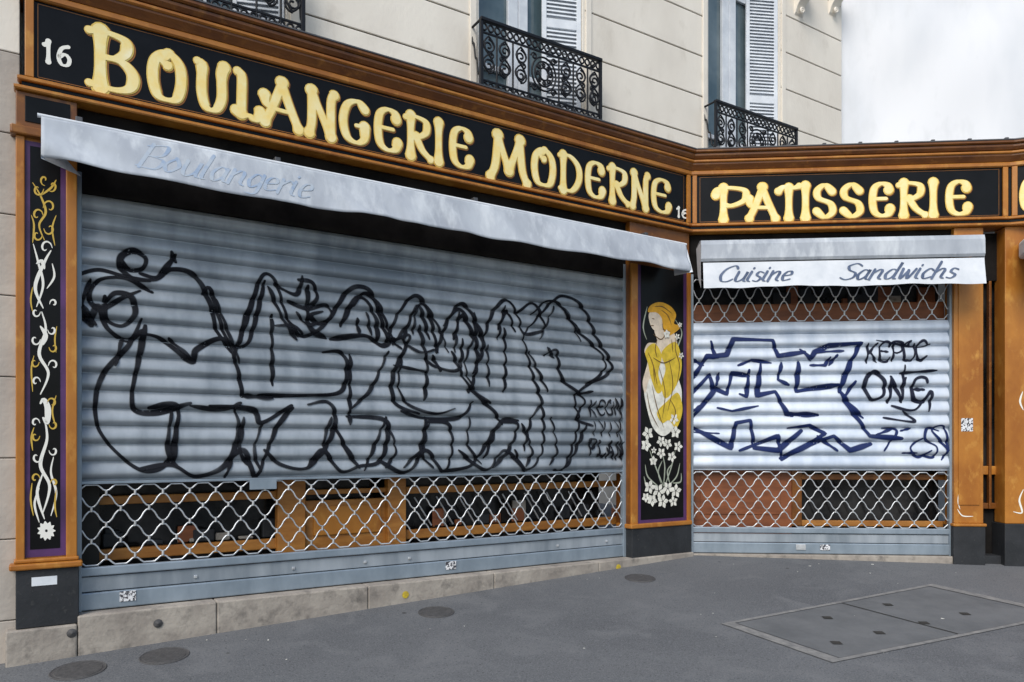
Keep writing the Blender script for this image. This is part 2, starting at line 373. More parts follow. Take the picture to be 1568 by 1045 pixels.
SO=lambda s,z:.0065
ow=Ribbons(A,SO); og=Ribbons(A,SO)
def pl_line(rb,pts,w,F=A,curve=True,taper=True,n=.0065,step=.01,**k):
    q=[F.px(x,y,n) for x,y in pts]; ln=crom(q,step) if curve else poly(q,step)
    rb.add(ln,(lambda t,d:w*(.30+.75*math.sin(math.pi*min(1,max(0,t)))) ) if taper else (lambda t,d:w),**k)
# curl helper: an S stem ending in a small spiral
def curl(rb,x,y,r,a0,turn,w):
    k=9; pl_line(rb,[(x+r*(1-.8*i/k)*math.cos(a0+turn*i/k*5.2),y+1.25*r*(1-.8*i/k)*math.sin(a0+turn*i/k*5.2)) for i in range(k+1)],w)
for q,w_ in (([(66,785),(76,745),(62,712),(72,672),(68,640)],.019),([(68,795),(57,756),(66,724)],.016),([(78,790),(86,756),(78,724),(82,700)],.013),
 ([(60,800),(53,772),(60,748)],.012),
 ([(62,604),(74,572),(60,542),(70,505),(64,478)],.018),
 ([(66,472),(54,440),(68,402),(78,384)],.020),([(56,470),(66,436),(58,400),(51,374)],.014),([(72,442),(83,424),(80,404)],.012)):
    pl_line(ow,q,w_)
for x,y,r,a,t in ((56,700,8,0,1),(82,690,7,3.1,-1),(54,648,7,0,-1),(82,560,8,3.1,1),(54,520,8,0,1),(80,505,7,3.1,-1),(55,585,7,0,-1),(70,380,10,0,-1),(55,478,7,0,1),(82,465,6,3,1)): curl(ow,x,y,r,a,t,.011)
for q,w_ in (([(68,368),(60,345),(70,325),(62,300),(50,280)],.013),([(62,300),(78,288),(86,276)],.012),([(84,376),(80,350),(86,330)],.010),([(50,372),(52,345),(48,330)],.010),
 ([(86,655),(80,630),(86,606)],.010),([(50,690),(48,670),(52,655)],.010),([(50,600),(48,565),(52,545)],.009),([(86,540),(84,520),(87,500)],.009),([(50,440),(47,460),(50,478)],.009),([(86,750),(84,775),(87,792)],.010),([(49,740),(47,765),(51,790)],.010)):
    pl_line(og,q,w_)
for x,y,r,a,t in ((76,318,10,3.1,1),(57,330,9,0,-1),(76,350,9,3.1,-1),(58,290,9,0,1),(80,285,8,2.5,-1),(57,360,8,0,1),(68,276,7,1.5,1),(80,618,8,3.1,1),(54,668,7,0,1),(82,532,7,3.1,-1),(53,555,7,0,1),(82,650,7,3.1,-1),(54,733,7,0,-1),(83,740,6,3.1,1)): curl(og,x,y,r,a,t,.011)
pl_line(ow,[(62,618),(67,612),(73,625),(72,648),(66,640)],.034)
pl_line(ow,[(56,404),(64,400),(68,412)],.022); pl_line(ow,[(62,500),(70,514),(66,528)],.024)
for i in range(11):
    a=i*.5712; cx,cy=71+13*math.cos(a),813+14*math.sin(a)
    pl_line(ow,[(71+3*math.cos(a),813+3*math.sin(a)),(cx,cy)],.026,curve=False)
ow.done("white_scrollwork",M_pwhite,pl); og.done("gold_scrollwork",M_pgold,pl)

# painted lady on right pilaster
def flat(c,n): return mat(n,c,.5,c2=tuple(k*.72 for k in c),scale=14)
M_skin=flat((.84,.70,.54),"paint_skin"); M_hair=flat((.80,.40,.02),"paint_hair"); M_dress=flat((.90,.88,.78),"paint_dress"); M_drape=flat((.78,.55,.04),"paint_drape"); M_stem=flat((.42,.46,.36),"paint_stem"); M_dline=flat((.16,.08,.02),"paint_line")
def pfill(name,shapes,m_,lvl):
    r=Ribbons(A,lambda s,z:.0052+lvl*.0008)
    for sh in shapes:
        q=crom([A.px(x,y,.006) for x,y in sh],.02,closed=True)[:-1]; r.fill([(p.x,p.y) for p in q])
    r.done(name,m_,pr)
pfill("figure_dress",[[(998,548),(1008,528),(1024,526),(1036,546),(1038,575),(1044,600),(1042,632),(1032,655),(1016,668),(1000,655),(990,622),(986,592),(993,570)]],M_dress,0)
pfill("figure_body",[[(1002,504),(1014,496),(1028,503),(1037,525),(1033,548),(1015,554),(998,550),(987,540),(992,526),(1006,524)],[(990,562),(996,540),(1006,545),(1003,570),(994,582),(988,602),(984,586)]],M_skin,1)
pfill("figure_drape",[[(988,538),(1002,526),(1013,545),(1008,572),(1014,596),(1006,602),(997,580),(992,556)],[(1013,540),(1034,524),(1043,548),(1042,574),(1030,600),(1018,610),(1013,590),(1019,565)],[(1006,632),(1022,614),(1038,602),(1045,628),(1036,655),(1024,644),(1014,648)]],M_drape,2)
pfill("figure_face",[[(993,483),(999,475),(1010,477),(1015,490),(1011,504),(1002,506),(996,498)]],M_skin,3)
pfill("figure_hair",[[(992,478),(996,468),(1010,463),(1026,469),(1035,482),(1032,496),(1043,499),(1034,509),(1022,514),(1015,503),(1013,488),(1005,479)]],M_hair,4)
dl=Ribbons(A,lambda s,z:.0095)
for q in ([(1000,512),(1012,520),(1020,510)],[(1008,560),(1018,600),(1014,640)],[(1024,550),(1030,590),(1022,630)],[(998,590),(1006,625),(1016,655)],[(1012,475),(1022,483),(1028,498)],[(998,488),(1002,489)],[(1036,512),(1034,535),(1040,560),(1036,590)],[(1000,548),(1016,556),(1034,548)],[(1026,612),(1034,630),(1028,648)],[(1002,470),(1014,470),(1028,480)],[(1000,560),(1002,585)],[(996,499),(1001,499)],[(1014,496),(1016,505),(1026,508)],[(990,600),(996,630),(1008,655)],[(1006,520),(1003,535),(1006,548)],[(1028,520),(1030,540)],[(992,540),(1000,560),(1006,590)]):
    pl_line(dl,q,.010)
dl.done("figure_lines",M_dline,pr)
fl=Ribbons(A,lambda s,z:.0070); st=Ribbons(A,lambda s,z:.0060)
for (cx,cy,rr) in ((992,664,10),(989,682,9),(1012,676,8),(1032,642,8),(1034,662,9),(1022,680,8),(1038,684,8),(1012,694,8),(1000,706,7),(1028,700,8),(994,746,10),(1008,752,11),(1022,748,10),(1034,752,10),(998,766,9),(1014,768,10),(1030,768,8),(988,762,7),(1036,516,5),(1042,545,5),(1020,512,6),(1040,498,4),(1000,690,5)):
    for i in range(5):
        a=i*1.257+cx; pl_line(fl,[(cx+.2*rr*math.cos(a),cy+.2*rr*math.sin(a)),(cx+rr*.8*math.cos(a),cy+rr*math.sin(a))],.046 if rr>8 else (.036 if rr>5 else .02),curve=False)
for q in ([(1016,745),(1004,715),(995,690)],[(1016,745),(1018,715),(1014,695)],[(1018,745),(1028,715),(1034,690)],[(1008,745),(992,730),(988,712)],[(1022,745),(1036,730),(1041,710)],[(1034,490),(1044,510),(1036,540),(1044,560)],[(990,520),(985,500),(991,470)],[(1012,740),(1008,722),(1014,706)],[(1026,742),(1022,722),(1030,710)],[(1000,744),(990,742),(986,730)],[(1030,740),(1042,738),(1043,725)]):
    pl_line(st,q,.016)
fl.done("flowers",M_dress,pr); st.done("stems",M_stem,pr)

# pastry pilaster and door bay
pp=empty("ochre_pilaster",B.pt(B.sx(1485),0,0))
q0,q1=B.sx(1461),B.sx(1506)
fbox("shaft",B,q0,q1,-.2,0,.36,zt,M_och,pp,.008)
fbox("raised_field",B,q0+.04,q1-.04,.001,.010,.55,3.0,M_och,pp,.008)
fbox("base_cap",B,q0-.02,q1+.02,-.2,.03,.33,.36,M_och,pp,.008)
fbox("plinth",B,q0-.015,q1+.01,-.22,.02,-.25,.329,M_slate,pp,.006)
fbox("sticker",B,B.sx(1471),B.sx(1489),.0105,.012,1.15+(685-661)/147.,1.15+(685-641)/147.,M_stick,pp,0)
door=empty("shop_door",B.pt(B.sx(1520),-.25,0))
d0,d1=q1+.002,B.sx(1600)
fbox("glass",B,d0,d1,-.24,-.23,.9,3.3,M_glassd,door,0)
fbox("lower_panel",B,d0,d1,-.27,-.225,.0,.9,M_dark,door,0)
fbox("rail",B,d0,d1,-.22,-.17,.86,.95,M_och,door)
fbox("low_rail",B,d0,d1,-.22,-.17,.50,.56,M_ochd,door)
fbox("head",B,d0,d1,-.24,-.15,2.9,3.4,M_dark,door)
fbox("jamb_thin",B,B.sx(1527),B.sx(1531),-.2,-.15,.5,2.9,M_ochd,door)
fbox("step",B,d0,d1,-.3,-.05,-.3,.02,M_slate,door)
po=empty("ochre_pilaster",B.pt(B.sx(1552),0,0))
fbox("shaft",B,B.sx(1539),B.sx(1575),-.2,0,.36,zt,M_och,po,.008)
fbox("plinth",B,B.sx(1537),B.sx(1578),-.22,.02,-.3,.36,M_slate,po,.006)
fbox("return_wall",B,B.sx(1576),B.sx(1800),-.2,-.02,-.3,3.4,M_och,po)
oo=Ribbons(B,lambda s,z:.002)
for q in ([(1566,600),(1562,615),(1567,628)],[(1567,750),(1561,766),(1565,785),(1552,784)]): pl_line(oo,q,.018,F=B,n=.002)
for q in ([(1469,752),(1467,768),(1470,780)],[(1466,780),(1474,790),(1490,791)]): pl_line(oo,q,.011,F=B,n=.002)
oo.done("worn_white_paint",M_pwhite,po)

# ------------------------------------------------------------------ shutters
def mk_prof(z0,pitch,dep):
    def f(z):
        p=((z-z0)/pitch)%1.0
        if p<.13: return -.006
        q=(p-.13)/.87
        if q<.34: return dep*math.sin(math.pi/2*q/.34)**.8
        return dep*(math.cos(math.pi/2*(q-.34)/.66)**.85)
    return f
def slats(name,F,s0,s1,nb,z0,z1,pitch,dep,m_,par):
    f=mk_prof(z0,pitch,dep); n=int(round((z1-z0)/pitch)); V=[];Q=[]
    rows=[]
    for k in range(n):
        for p in (0,.125,.131,.15,.18,.22,.27,.33,.39,.45,.52,.59,.66,.73,.80,.86,.91,.95,.98,.999): rows.append(z0+(k+p)*pitch)
    for z in rows:
        V.append(F.pt(s0,nb+f(z),z)); V.append(F.pt(s1,nb+f(z),z))
    for i in range(len(rows)-1): Q.append((2*i,2*i+1,2*i+3,2*i+2))
    mobj(name,V,Q,m_,par,smooth=True)
    return f
def lattice(name,F,s0,s1,nb,z0,z1,rows,lam,par,ph=0):
    p=(z1-z0)/rows; L=[]; links=[]
    for k in range(rows+1):
        zc=z0+k*p; a=p*.40
        a0=a if 0<k<rows else a*.9
        pts=[]; s=s0
        while s<=s1+1e-6:
            c=math.cos(2*math.pi*(s-s0)/lam+(k%2)*math.pi+ph)
            c=math.copysign(abs(c)**.8,c)
            zz=zc+a0*c
            if k==0: zz=max(zc+.0,zz)
            if k==rows: zz=min(zc,zz)
            pts.append(F.pt(s,nb+.003*math.sin(s*40),zz+.002*math.sin(s*5+k))); s+=lam/10
        L.append(pts)
        if k<rows:
            i=0
            while True:
                ss=s0+lam*((i+ (0 if k%2==0 else .5))-ph/(2*math.pi)); i+=1
                if ss>s1: break
                if ss<s0: continue
                links.append([F.pt(ss-.002,nb+.006,zc+p*.34),F.pt(ss,nb+.006,zc+p*.66)])
    tube(name,L,.0062,M_galv,par,1); tube(name+"_links",links,.009,M_galv,par,1)

nS=-.10
sh=empty("roller_shutter",A.pt(-3,nS,0))
a0,a1=sA1+.0,sR0
zS0=.92; pitchA=.1215
nSl=int((2.95-zS0)/pitchA)
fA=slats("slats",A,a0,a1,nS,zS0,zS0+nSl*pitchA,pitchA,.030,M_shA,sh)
zTopA=zS0+nSl*pitchA
fbox("slat_bottom_bar",A,a0,a1,nS-.01,nS+.016,zS0-.022,zS0-.002,M_panel,sh,.003)
lattice("grille",A,a0,a1,nS,.345,zS0-.03,5,.178,sh)
fbox("base_rail",A,a0,a1,nS-.012,nS+.030,.275,.335,M_panel,sh,.008)
fbox("base_panel",A,a0,a1,nS-.012,nS+.012,.168,.268,M_shA,sh,.004)
fbox("base_panel_lower",A,a0,a1,nS-.012,nS+.028,.045,.162,M_panel,sh,.008)
for x in (450,300,628,855,930,560): 
    s,z=A.px(x,0,nS+.03); fbox("bolt",A,s-.012,s+.012,nS+.0122,nS+.024,.20,.222,M_galv,sh,.004)
for x,w in ((688,.05),(195,.05)):
    s=A.sx(x,nS); fbox("lock_plate",A,s-w,s+w,nS+.0285,nS+.034,.085,.155,M_stick,sh,0)
s=A.sx(402,nS); fbox("label",A,s-.1,s+.1,nS+.02,nS+.024,zS0-.09,zS0-.02,M_panel,sh,.002)
for a,b_ in ((a0-.001,a0+.03),(a1-.03,a1+.001)): fbox("guide_rail",A,a,b_,nS-.02,nS+.038,.04,3.0,M_panel,sh,.004)
fbox("shutter_box",A,a0-.02,a1+.02,nS-.25,nS+.03,zTopA+.0,3.42,M_dark,sh)

shb=empty("roller_shutter",B.pt(1.4,-.08,0))
b0,b1=.015,q0
nB=-.08
zB0=.905; pitchB=.1435
zB1=zB0+11*pitchB
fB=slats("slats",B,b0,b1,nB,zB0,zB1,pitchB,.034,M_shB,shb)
lattice("grille",B,b0,b1,nB,.30,zB0-.02,5,.178,shb)
lattice("upper_grille",B,b0,b1,nB,zB1+.01,2.95,3,.178,shb)
fbox("base_rail",B,b0,b1,nB-.01,nB+.030,.235,.295,M_panel,shb,.008)
fbox("base_panel",B,b0,b1,nB-.01,nB+.014,.138,.228,M_shA,shb,.004)
fbox("base_panel_lower",B,b0,b1,nB-.01,nB+.028,.02,.132,M_panel,shb,.008)
for x in (1225,1262): 
    s=B.sx(x,nB); fbox("lock_plate",B,s-.05,s+.05,nB+.0285,nB+.036,.06,.12,M_galv if x<1240 else M_stick,shb,.003)
for a,b_ in ((b0-.001,b0+.025),(b1-.025,b1+.001)): fbox("guide_rail",B,a,b_,nB-.02,nB+.040,.0,3.0,M_panel,shb,.004)
fbox("shutter_box",B,b0-.01,b1,-.4,-.06,2.97,3.42,M_dark,shb)

# ------------------------------------------------------------------ shopfront behind the grilles
fbox("display_glass",A,a0,a1,-.52,-.50,.0,3.2,M_glassd,shop,0)
fbox("shop_sill",A,a0,a1,-.50,-.15,-.2,.06,M_dark,shop,0)
def woodbar(F,x0,y0,x1,z0,z1,n0=-.38,n1=-.32,m_=M_wood,par=shop): fbox("wood_bar",F,F.sx(x0,n1),F.sx(x1,n1),n0,n1,z0,z1,m_,par,.006)
woodbar(A,100,0,425,.74,.80); woodbar(A,622,0,975,.74,.80)
woodbar(A,100,0,430,.34,.42); woodbar(A,612,0,975,.34,.42)
woodbar(A,425,0,468,.30,.93,-.36,-.28); woodbar(A,594,0,622,.30,.93,-.36,-.28)
woodbar(A,468,0,594,.30,.71,-.39,-.34); woodbar(A,468,0,594,.76,.80)
woodbar(A,100,0,975,.885,.93,-.38,-.33,M_ochd)
fbox("door_field",A,A.sx(480,-.33),A.sx(584,-.33),-.34,-.325,.42,.66,M_och,shop,.01)
for x0,x1,n_ in ((130,415,16),(640,955,20)):
    for i in range(n_):
        s=A.sx(random.uniform(x0,x1),-.47); z=random.uniform(.42,.66); w=random.uniform(.04,.16)
        o=fbox("shop_item",A,s,s+w,-.48,-.42-.002*i,.42,z,random.choice((M_slate,M_dark,M_slate,M_brown,M_sill)),shop,.01)
for i in range(9):
    s=A.sx(650+i*33,-.45); tube("stacked_chair_rail",[[A.pt(s-.12,-.41,.70),A.pt(s+.05,-.41,.44)]],.008,M_galv,shop,1)
fbox("display_wall",B,b0-.05,b1,-.36,-.34,-.1,3.3,M_glassd,shop,0)
fbox("lower_panel",B,b0,B.sx(1213,-.2),-.27,-.2,.0,.92,M_brown,shop,.01)
fbox("lower_field",B,b0+.12,B.sx(1195,-.2),-.2,-.19,.42,.86,M_brown,shop,.012)
woodbar(B,1213,0,1228,.3,.95,-.27,-.19,M_ochd); woodbar(B,1228,0,1460,.80,.86,-.27,-.2,M_ochd); woodbar(B,1228,0,1460,.30,.36,-.27,-.2,M_wood)
for i in range(8):
    s=B.sx(1240+i*27,-.3); tube("stacked_chair_rail",[[B.pt(s-.1,-.30,.78),B.pt(s+.06,-.30,.42)]],.007,M_slate,shop,1)
fbox("transom",B,b0,b1,-.27,-.2,2.50,2.70,M_brown,shop,.01)
for i in range(14):
    s=random.uniform(.9,b1-.2); fbox("item",B,s,s+random.uniform(.05,.2),-.335,-.30+.002*i,2.70,random.uniform(2.75,2.93),random.choice((M_slate,M_brown,M_sill)),shop,.01)

# sill / kerb stones
sill=empty("stone_threshold",A.pt(-3,0,0))
bounds=[A.sx(8),A.sx(118),A.sx(330),A.sx(560),A.sx(752),A.sx(912),-.0]
for i in range(6):
    fbox("stone",A,bounds[i]+.002,bounds[i+1]-.002,-.4,.055 if i else .06,-.6,.038 if i else -.012,M_sill,sill,.01)
fbox("stone_b",B,.02,b1+.02,-.4,.0,-.5,.014,M_sill,sill,.008)
for x,y in ((621,911),(947,869)):
    s,z=A.px(x,y,.06); r=.030
    V=[A.pt(s,.062,z)]+[A.pt(s+r*math.cos(i*.3927),.060,z+r*math.sin(i*.3927)) for i in range(16)]
    mobj("survey_mark",V,[(0,i+1,(i+1)%16+1) for i in range(16)],M_yel,sill)
for x,y in ((242,955),(110,970)):
    s,z=A.px(x,y,.062); r=.03
    V=[A.pt(s,.075,z)]+[A.pt(s+r*math.cos(i*.3927),.062,z+r*math.sin(i*.3927)) for i in range(16)]
    mobj("iron_stud",V,[(0,i+1,(i+1)%16+1) for i in range(16)],M_rust,sill)
s,z=A.px(68,890,.04); fbox("label_plate",A,s-.07,s+.07,.0352,.039,z-.028,z+.028,M_white,pl,0)

# ------------------------------------------------------------------ awnings
aw=empty("awning",A.pt(-3,.3,2.9))
nT=.22
sL,zL=A.px(63,178,nT); sRr,zR=A.px(1050,374,nT)
zT=(zL+zR)/2; hA=.30
def cloth_n(s,z):
    t=(zT-z)/hA
    w=.018*math.sin(s*3.1+1.3*math.sin(s*1.7))*t+.011*math.sin(s*11+z*9+2*math.sin(s*2.1))*t+.006*math.sin(s*27+z*25)*t*max(0,math.sin(s*1.3))
    e=max(0,1-(s-sL)/.6); e2=max(0,1-(sRr-s)/.35)
    return nT+.09*t+w+.035*math.sin((s*9+z*22))*e*t+.02*e2*t*math.sin(z*30)
V=[];Q=[];ns=260;nz=14
for j in range(nz+1):
    for i in range(ns+1):
        s=sL+(sRr-sL)*i/ns; hh=hA*(1+.03*math.sin(s*2.3)+.02*math.sin(s*9)); z=zT-hh*j/nz
        V.append(A.pt(s,cloth_n(s,z),z))
for j in range(nz):
    for i in range(ns): a=j*(ns+1)+i; Q.append((a,a+1,a+ns+2,a+ns+1))
o=mobj("valance",V,Q,M_cloth,aw,smooth=True)
so=o.modifiers.new("s",'SOLIDIFY'); so.thickness=.004
tube("front_bar",[[A.pt(sL-.02,nT-.005,zT),A.pt(sRr+.01,nT-.005,zT)]],.013,M_clothw,aw,3)
tube("roll",[[A.pt(sL+.05,.13,zT-.06),A.pt(sRr-.05,.13,zT-.06)]],.075,M_cloth,aw,4)
for s in (sL,sRr):
    mobj("end_flap",[A.pt(s,.02,zT-.02),A.pt(s,nT,zT),A.pt(s,nT+.10,zT-hA),A.pt(s+ (.22 if s==sL else -.1),.16,zT-hA-.02)],[(0,1,2,3)],M_clothw,aw)
for x in (120,420,720,980):
    s=A.sx(x,.1); fbox("bracket",A,s-.02,s+.02,.0,.20,zT+.005,zT+.05,M_zinc,aw,.004)
awt=Ribbons(A,lambda s,z:cloth_n(s,z)+.004)
LC={'C':(.7,[[(.55,.85),(.4,1),(.1,.8),(0,.4),(.15,.05),(.4,0),(.6,.15)]]),'u':(.55,[[(0,.6),(.02,.15),(.15,0),(.35,.2),(.38,.6),(.38,.1),(.5,0)]]),
'i':(.24,[[(0,.6),(.0,.1),(.14,0)],[(.0,.8),(.02,.84)]]),'s':(.42,[[(.3,.52),(.1,.6),(.05,.4),(.28,.2),(.2,0),(0,.05)]]),
'n':(.54,[[(0,0),(0,.6)],[(0,.35),(.2,.6),(.32,.5),(.32,.1),(.45,0)]]),'e':(.46,[[(0,.3),(.3,.38),(.25,.58),(.08,.55),(0,.3),(.1,.02),(.37,.1)]]),
'S':(.66,[[(.6,.85),(.35,1),(.1,.85),(.2,.6),(.5,.4),(.5,.12),(.25,0),(0,.12)]]),'a':(.54,[[(.35,.5),(.15,.6),(0,.3),(.12,0),(.33,.2),(.36,.6),(.36,.1),(.48,0)]]),
'd':(.56,[[(.35,.5),(.15,.6),(0,.3),(.12,0),(.33,.2),(.38,1),(.36,.1),(.48,0)]]),'w':(.66,[[(0,.6),(.08,0),(.25,.5)],[(.25,.5),(.36,0),(.52,.6)]]),
'c':(.44,[[(.33,.5),(.15,.6),(0,.3),(.12,0),(.37,.1)]]),'h':(.54,[[(0,0),(0,1)],[(0,.35),(.2,.6),(.32,.5),(.32,.1),(.45,0)]]),
'l':(.24,[[(.02,1),(0,.1),(.12,0)]]),'o':(.5,[[(.2,.6),(0,.3),(.15,0),(.36,.3),(.2,.6)]]),'g':(.5,[[(.35,.5),(.15,.6),(0,.3),(.12,0),(.33,.2)],[(.36,.6),(.34,-.2),(.05,-.25)]]),
'r':(.4,[[(0,0),(0,.6)],[(0,.35),(.2,.6),(.3,.55)]]),'B':(.7,[[(.1,0),(.12,1)],[(0,.9),(.5,1),(.5,.6),(.12,.5)],[(.15,.52),(.6,.4),(.5,0),(0,.05)]])}
def script(rb,txt,s0,s1,z0,h,w0,dn=.002,lean=.42):
    tot=sum(LC[c][0] for c in txt); k=(s1-s0)/(tot+.3); x=0
    for ch in txt:
        for st_ in LC[ch][1]:
            ln=crom([(s0+k*(x+px_+lean*py_),z0+h*py_) for px_,py_ in st_],.012)
            rb.add(ln,lambda t,d:w0*(.35+.9*max(0,abs(d.y))**2),dn)
        x+=LC[ch][0]
s0=A.sx(205,.27); s1=A.sx(490,.27)
script(awt,"Boulangerie",s0,s1,zT-.24,.19,.022); awt.done("faded_lettering",M_textf,aw)

awb=empty("awning",B.pt(1.5,.3,2.9))
nb=.28
sb0,zb1=B.px(1073,366,nb); sb1,zb2=B.px(1507,362,nb); zbT=(zb1+zb2)/2-.0
def vb(s,z): 
    t=(zbT-.235-z)/.28
    return nb+.02+.035*t+.009*math.sin(s*7+math.sin(s*3))*t
V=[];Q=[]
prof=[(.0,zbT-.02),(nb-.06,zbT+.0),(nb,zbT-.01),(nb+.012,zbT-.05),(nb+.015,zbT-.19),(nb+.0,zbT-.215)]
for n_,z_ in prof: V+= [B.pt(sb0,n_,z_),B.pt(sb1,n_,z_)]
for i in range(len(prof)-1): Q.append((2*i,2*i+1,2*i+3,2*i+2))
o=mobj("hood",V,Q,M_cloth,awb); so=o.modifiers.new("s",'SOLIDIFY'); so.thickness=.01
V=[];Q=[];ns=80;nz=6;zv=zbT-.235;hv=.262
for j in range(nz+1):
    for i in range(ns+1):
        s=sb0+.02+(sb1-sb0-.03)*i/ns; z=zv-hv*j/nz*(1+.025*math.sin(s*5)+.012*math.sin(s*17))
        V.append(B.pt(s,vb(s,z),z))
for j in range(nz):
    for i in range(ns): a=j*(ns+1)+i; Q.append((a,a+1,a+ns+2,a+ns+1))
mobj("valance",V,Q,M_clothw,awb,smooth=True)
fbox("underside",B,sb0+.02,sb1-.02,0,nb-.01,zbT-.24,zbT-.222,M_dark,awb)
for s in (sb0,sb1): mobj("end_flap",[B.pt(s,0,zbT-.02),B.pt(s,nb,zbT-.01),B.pt(s,nb+.02,zv-hv),B.pt(s,.1,zv-.1)],[(0,1,2,3)],M_clothw,awb)
tx=Ribbons(B,lambda s,z:vb(s,z)+.003)
script(tx,"Cuisine",B.sx(1098,.32),B.sx(1222,.32),zv-hv+.060,.165,.026)
script(tx,"Sandwichs",B.sx(1284,.32),B.sx(1476,.32),zv-hv+.060,.165,.026)
tx.done("lettering",M_text,awb)
awc=empty("awning",C.pt(.5,.3,2.9))
fbox("hood",C,.08,2.3,0,.30,zbT-.2,zbT-.02,M_clothw,awc,.03)
fbox("valance",C,.09,2.3,.29,.296,zbT-.46,zbT-.2,M_clothw,awc,0)
tx=Ribbons(C,lambda s,z:.298); script(tx,"Ca",.2,.6,zbT-.41,.16,.022); tx.done("lettering",M_text,awc)

# ------------------------------------------------------------------ graffiti
gA=Ribbons(A,lambda s,z:nS+fA(z)+.0035,cross=5)
def gr(rb,F,pts,w,n,curve=True,closed=False):
    q=[F.px(x,y,n) for x,y in pts]; ln=crom(q,.010,closed) if curve else poly(q,.010)
    ph=random.random()*9
    rb.add(ln,lambda t,d:w*(.85+.22*math.sin(t*9+ph))*(.6+.4*min(1,8*t,8*(1-t)+.2)))
Wg=.052
TR=[
[(228,432),(203,428),(184,410),(186,393),(204,385),(222,396),(218,412),(198,414),(186,402)],
[(215,420),(240,426),(256,408),(268,392)],[(262,388),(268,402)],
[(116,424),(150,414),(190,424),(236,430),(262,414),(298,424),(322,470),(330,505),(352,540)],
[(232,448),(192,428),(152,430),(136,454),(152,474),(186,458),(214,446)],
[(160,456),(162,488),(186,500),(206,482),(200,456),(176,450),(160,466)],
[(118,450),(134,492),(150,470),(164,504),(194,522),(216,508)],[(120,478),(140,500),(128,470)],
[(216,490),(196,530),(160,570),(146,612),(152,660),(190,704),(226,722),(258,704),(272,640)],
[(222,500),(210,560),(202,600),(206,628),(240,632),(290,618)],
[(216,512),(246,520),(292,554),(300,536),(340,520),(360,556),(370,606)],
[(310,450),(322,446),(346,520),(374,530),(388,498),(404,432)],
[(356,548),(380,480),(400,424),(420,432),(438,486),(458,514),(480,510),(502,490),(528,450),(550,440),(570,456),(592,524)],
[(384,460),(372,500),(366,526)],[(420,436),(452,452),(462,424)],[(456,430),(476,434),(484,456),(468,472),(440,462)],
[(468,476),(498,468),(506,486),(488,496),(474,484),(492,478)],[(470,440),(472,500),(498,518)],
[(415,484),(416,590)],[(505,520),(556,515),(584,530),(600,520)],[(494,540),(520,540),(530,562),(520,600),(470,606),(396,606)],[(535,544),(534,628)],
[(520,500),(540,462),(556,458),(574,490),(576,522)],[(590,522),(610,478),(634,454),(654,478),(668,540)],[(616,520),(632,476),(642,474),(655,520)],
[(666,540),(684,492),(704,466),(724,488),(738,532),(722,572)],[(692,520),(706,484),(722,520)],[(738,522),(752,480),(774,460),(792,488),(800,512),(828,508)],
[(760,505),(774,478),(786,508)],[(790,480),(815,465),(832,500)],[(800,512),(836,470),(860,454),(890,472),(912,520),(930,550),(930,572),(880,604),(884,650),(862,716),(848,720)],
[(575,470),(595,520),(625,516),(600,576),(604,618),(640,634)],[(650,548),(664,562),(700,566),(706,520)],[(660,545),(672,568)],
[(640,500),(652,560),(648,612)],[(690,540),(716,592),(752,628),(766,650)],[(770,504),(772,560),(770,600)],[(798,512),(812,570),(828,622),(828,690),(804,720),(786,690)],
[(724,480),(728,560),(716,600)],[(832,545),(850,538),(858,580),(892,612),(880,640),(904,652)],[(836,534),(846,548)],
[(855,468),(884,508),(920,545),(922,568),(896,590)],[(862,480),(880,500)],[(896,650),(874,700),(862,716)],
[(228,625),(270,622),(268,672),(264,712)],[(320,622),(386,628),(398,648),(444,622)],[(358,626),(364,660),(346,710),(300,730),(262,712),(216,718)],
[(346,708),(372,690),(390,730),(408,690),(424,652),(446,626)],[(372,640),(366,690),(380,712)],[(404,690),(430,712),(470,716),(500,680),(512,640),(500,616),(470,620)],
[(470,716),(492,690),(520,722),(548,714),(580,706),(592,664),(584,642),(530,638)],[(510,650),(530,690),(548,716)],[(534,630),(534,650)],
[(580,706),(618,724),(644,692),(650,640)],[(556,720),(590,640)],[(612,630),(646,640),(700,640),(722,616)],[(616,716),(650,690),(676,722),(690,690),(684,650),(650,646)],
[(676,722),(716,714),(736,690),(766,646),(792,644)],[(700,690),(742,720),(770,690),(802,722)],[(765,646),(790,650),(776,690),(752,716)],[(740,700),(756,660)],
[(826,622),(812,640),(800,690)],[(356,700),(344,730)],[(545,490),(548,512)],[(600,560),(650,570)],[(455,515),(440,490)],
[(330,460),(352,520),(366,556)],[(410,440),(428,482),(452,520)],[(540,470),(556,450),(578,468),(598,518),(612,534)],[(620,500),(644,466),(668,500),(684,540)],
[(676,500),(700,474),(718,502),(732,548)],[(812,482),(836,462),(862,474),(886,524)],[(592,540),(566,596),(536,626)],[(616,540),(608,590),(624,620),(664,634),(694,626)],
[(722,520),(710,560),(726,600),(750,618)],[(744,530),(746,592)],[(258,520),(290,548)],[(262,632),(256,690),(272,716)],[(400,650),(388,690),(398,722)],
[(506,640),(494,680),(508,708)],[(592,650),(604,690),(588,716)],[(654,650),(642,690),(660,716)],[(718,640),(714,680),(734,710)],[(796,650),(812,690),(802,714)],[(842,640),(850,690),(838,712)],
[(452,480),(470,498),(486,494)],[(420,500),(446,500),(462,512)],[(560,480),(566,514)],[(636,470),(630,512)],[(700,480),(694,540)],[(770,470),(760,520)],[(846,470),(824,520)],[(600,528),(620,500)],[(808,540),(836,600)],
[(884,604),(904,600)],[(138,430),(126,470),(146,498)],[(186,520),(176,560)],
[(290,622),(340,628),(366,618)],[(612,520),(640,540),(664,536)],[(372,606),(416,610)],
]
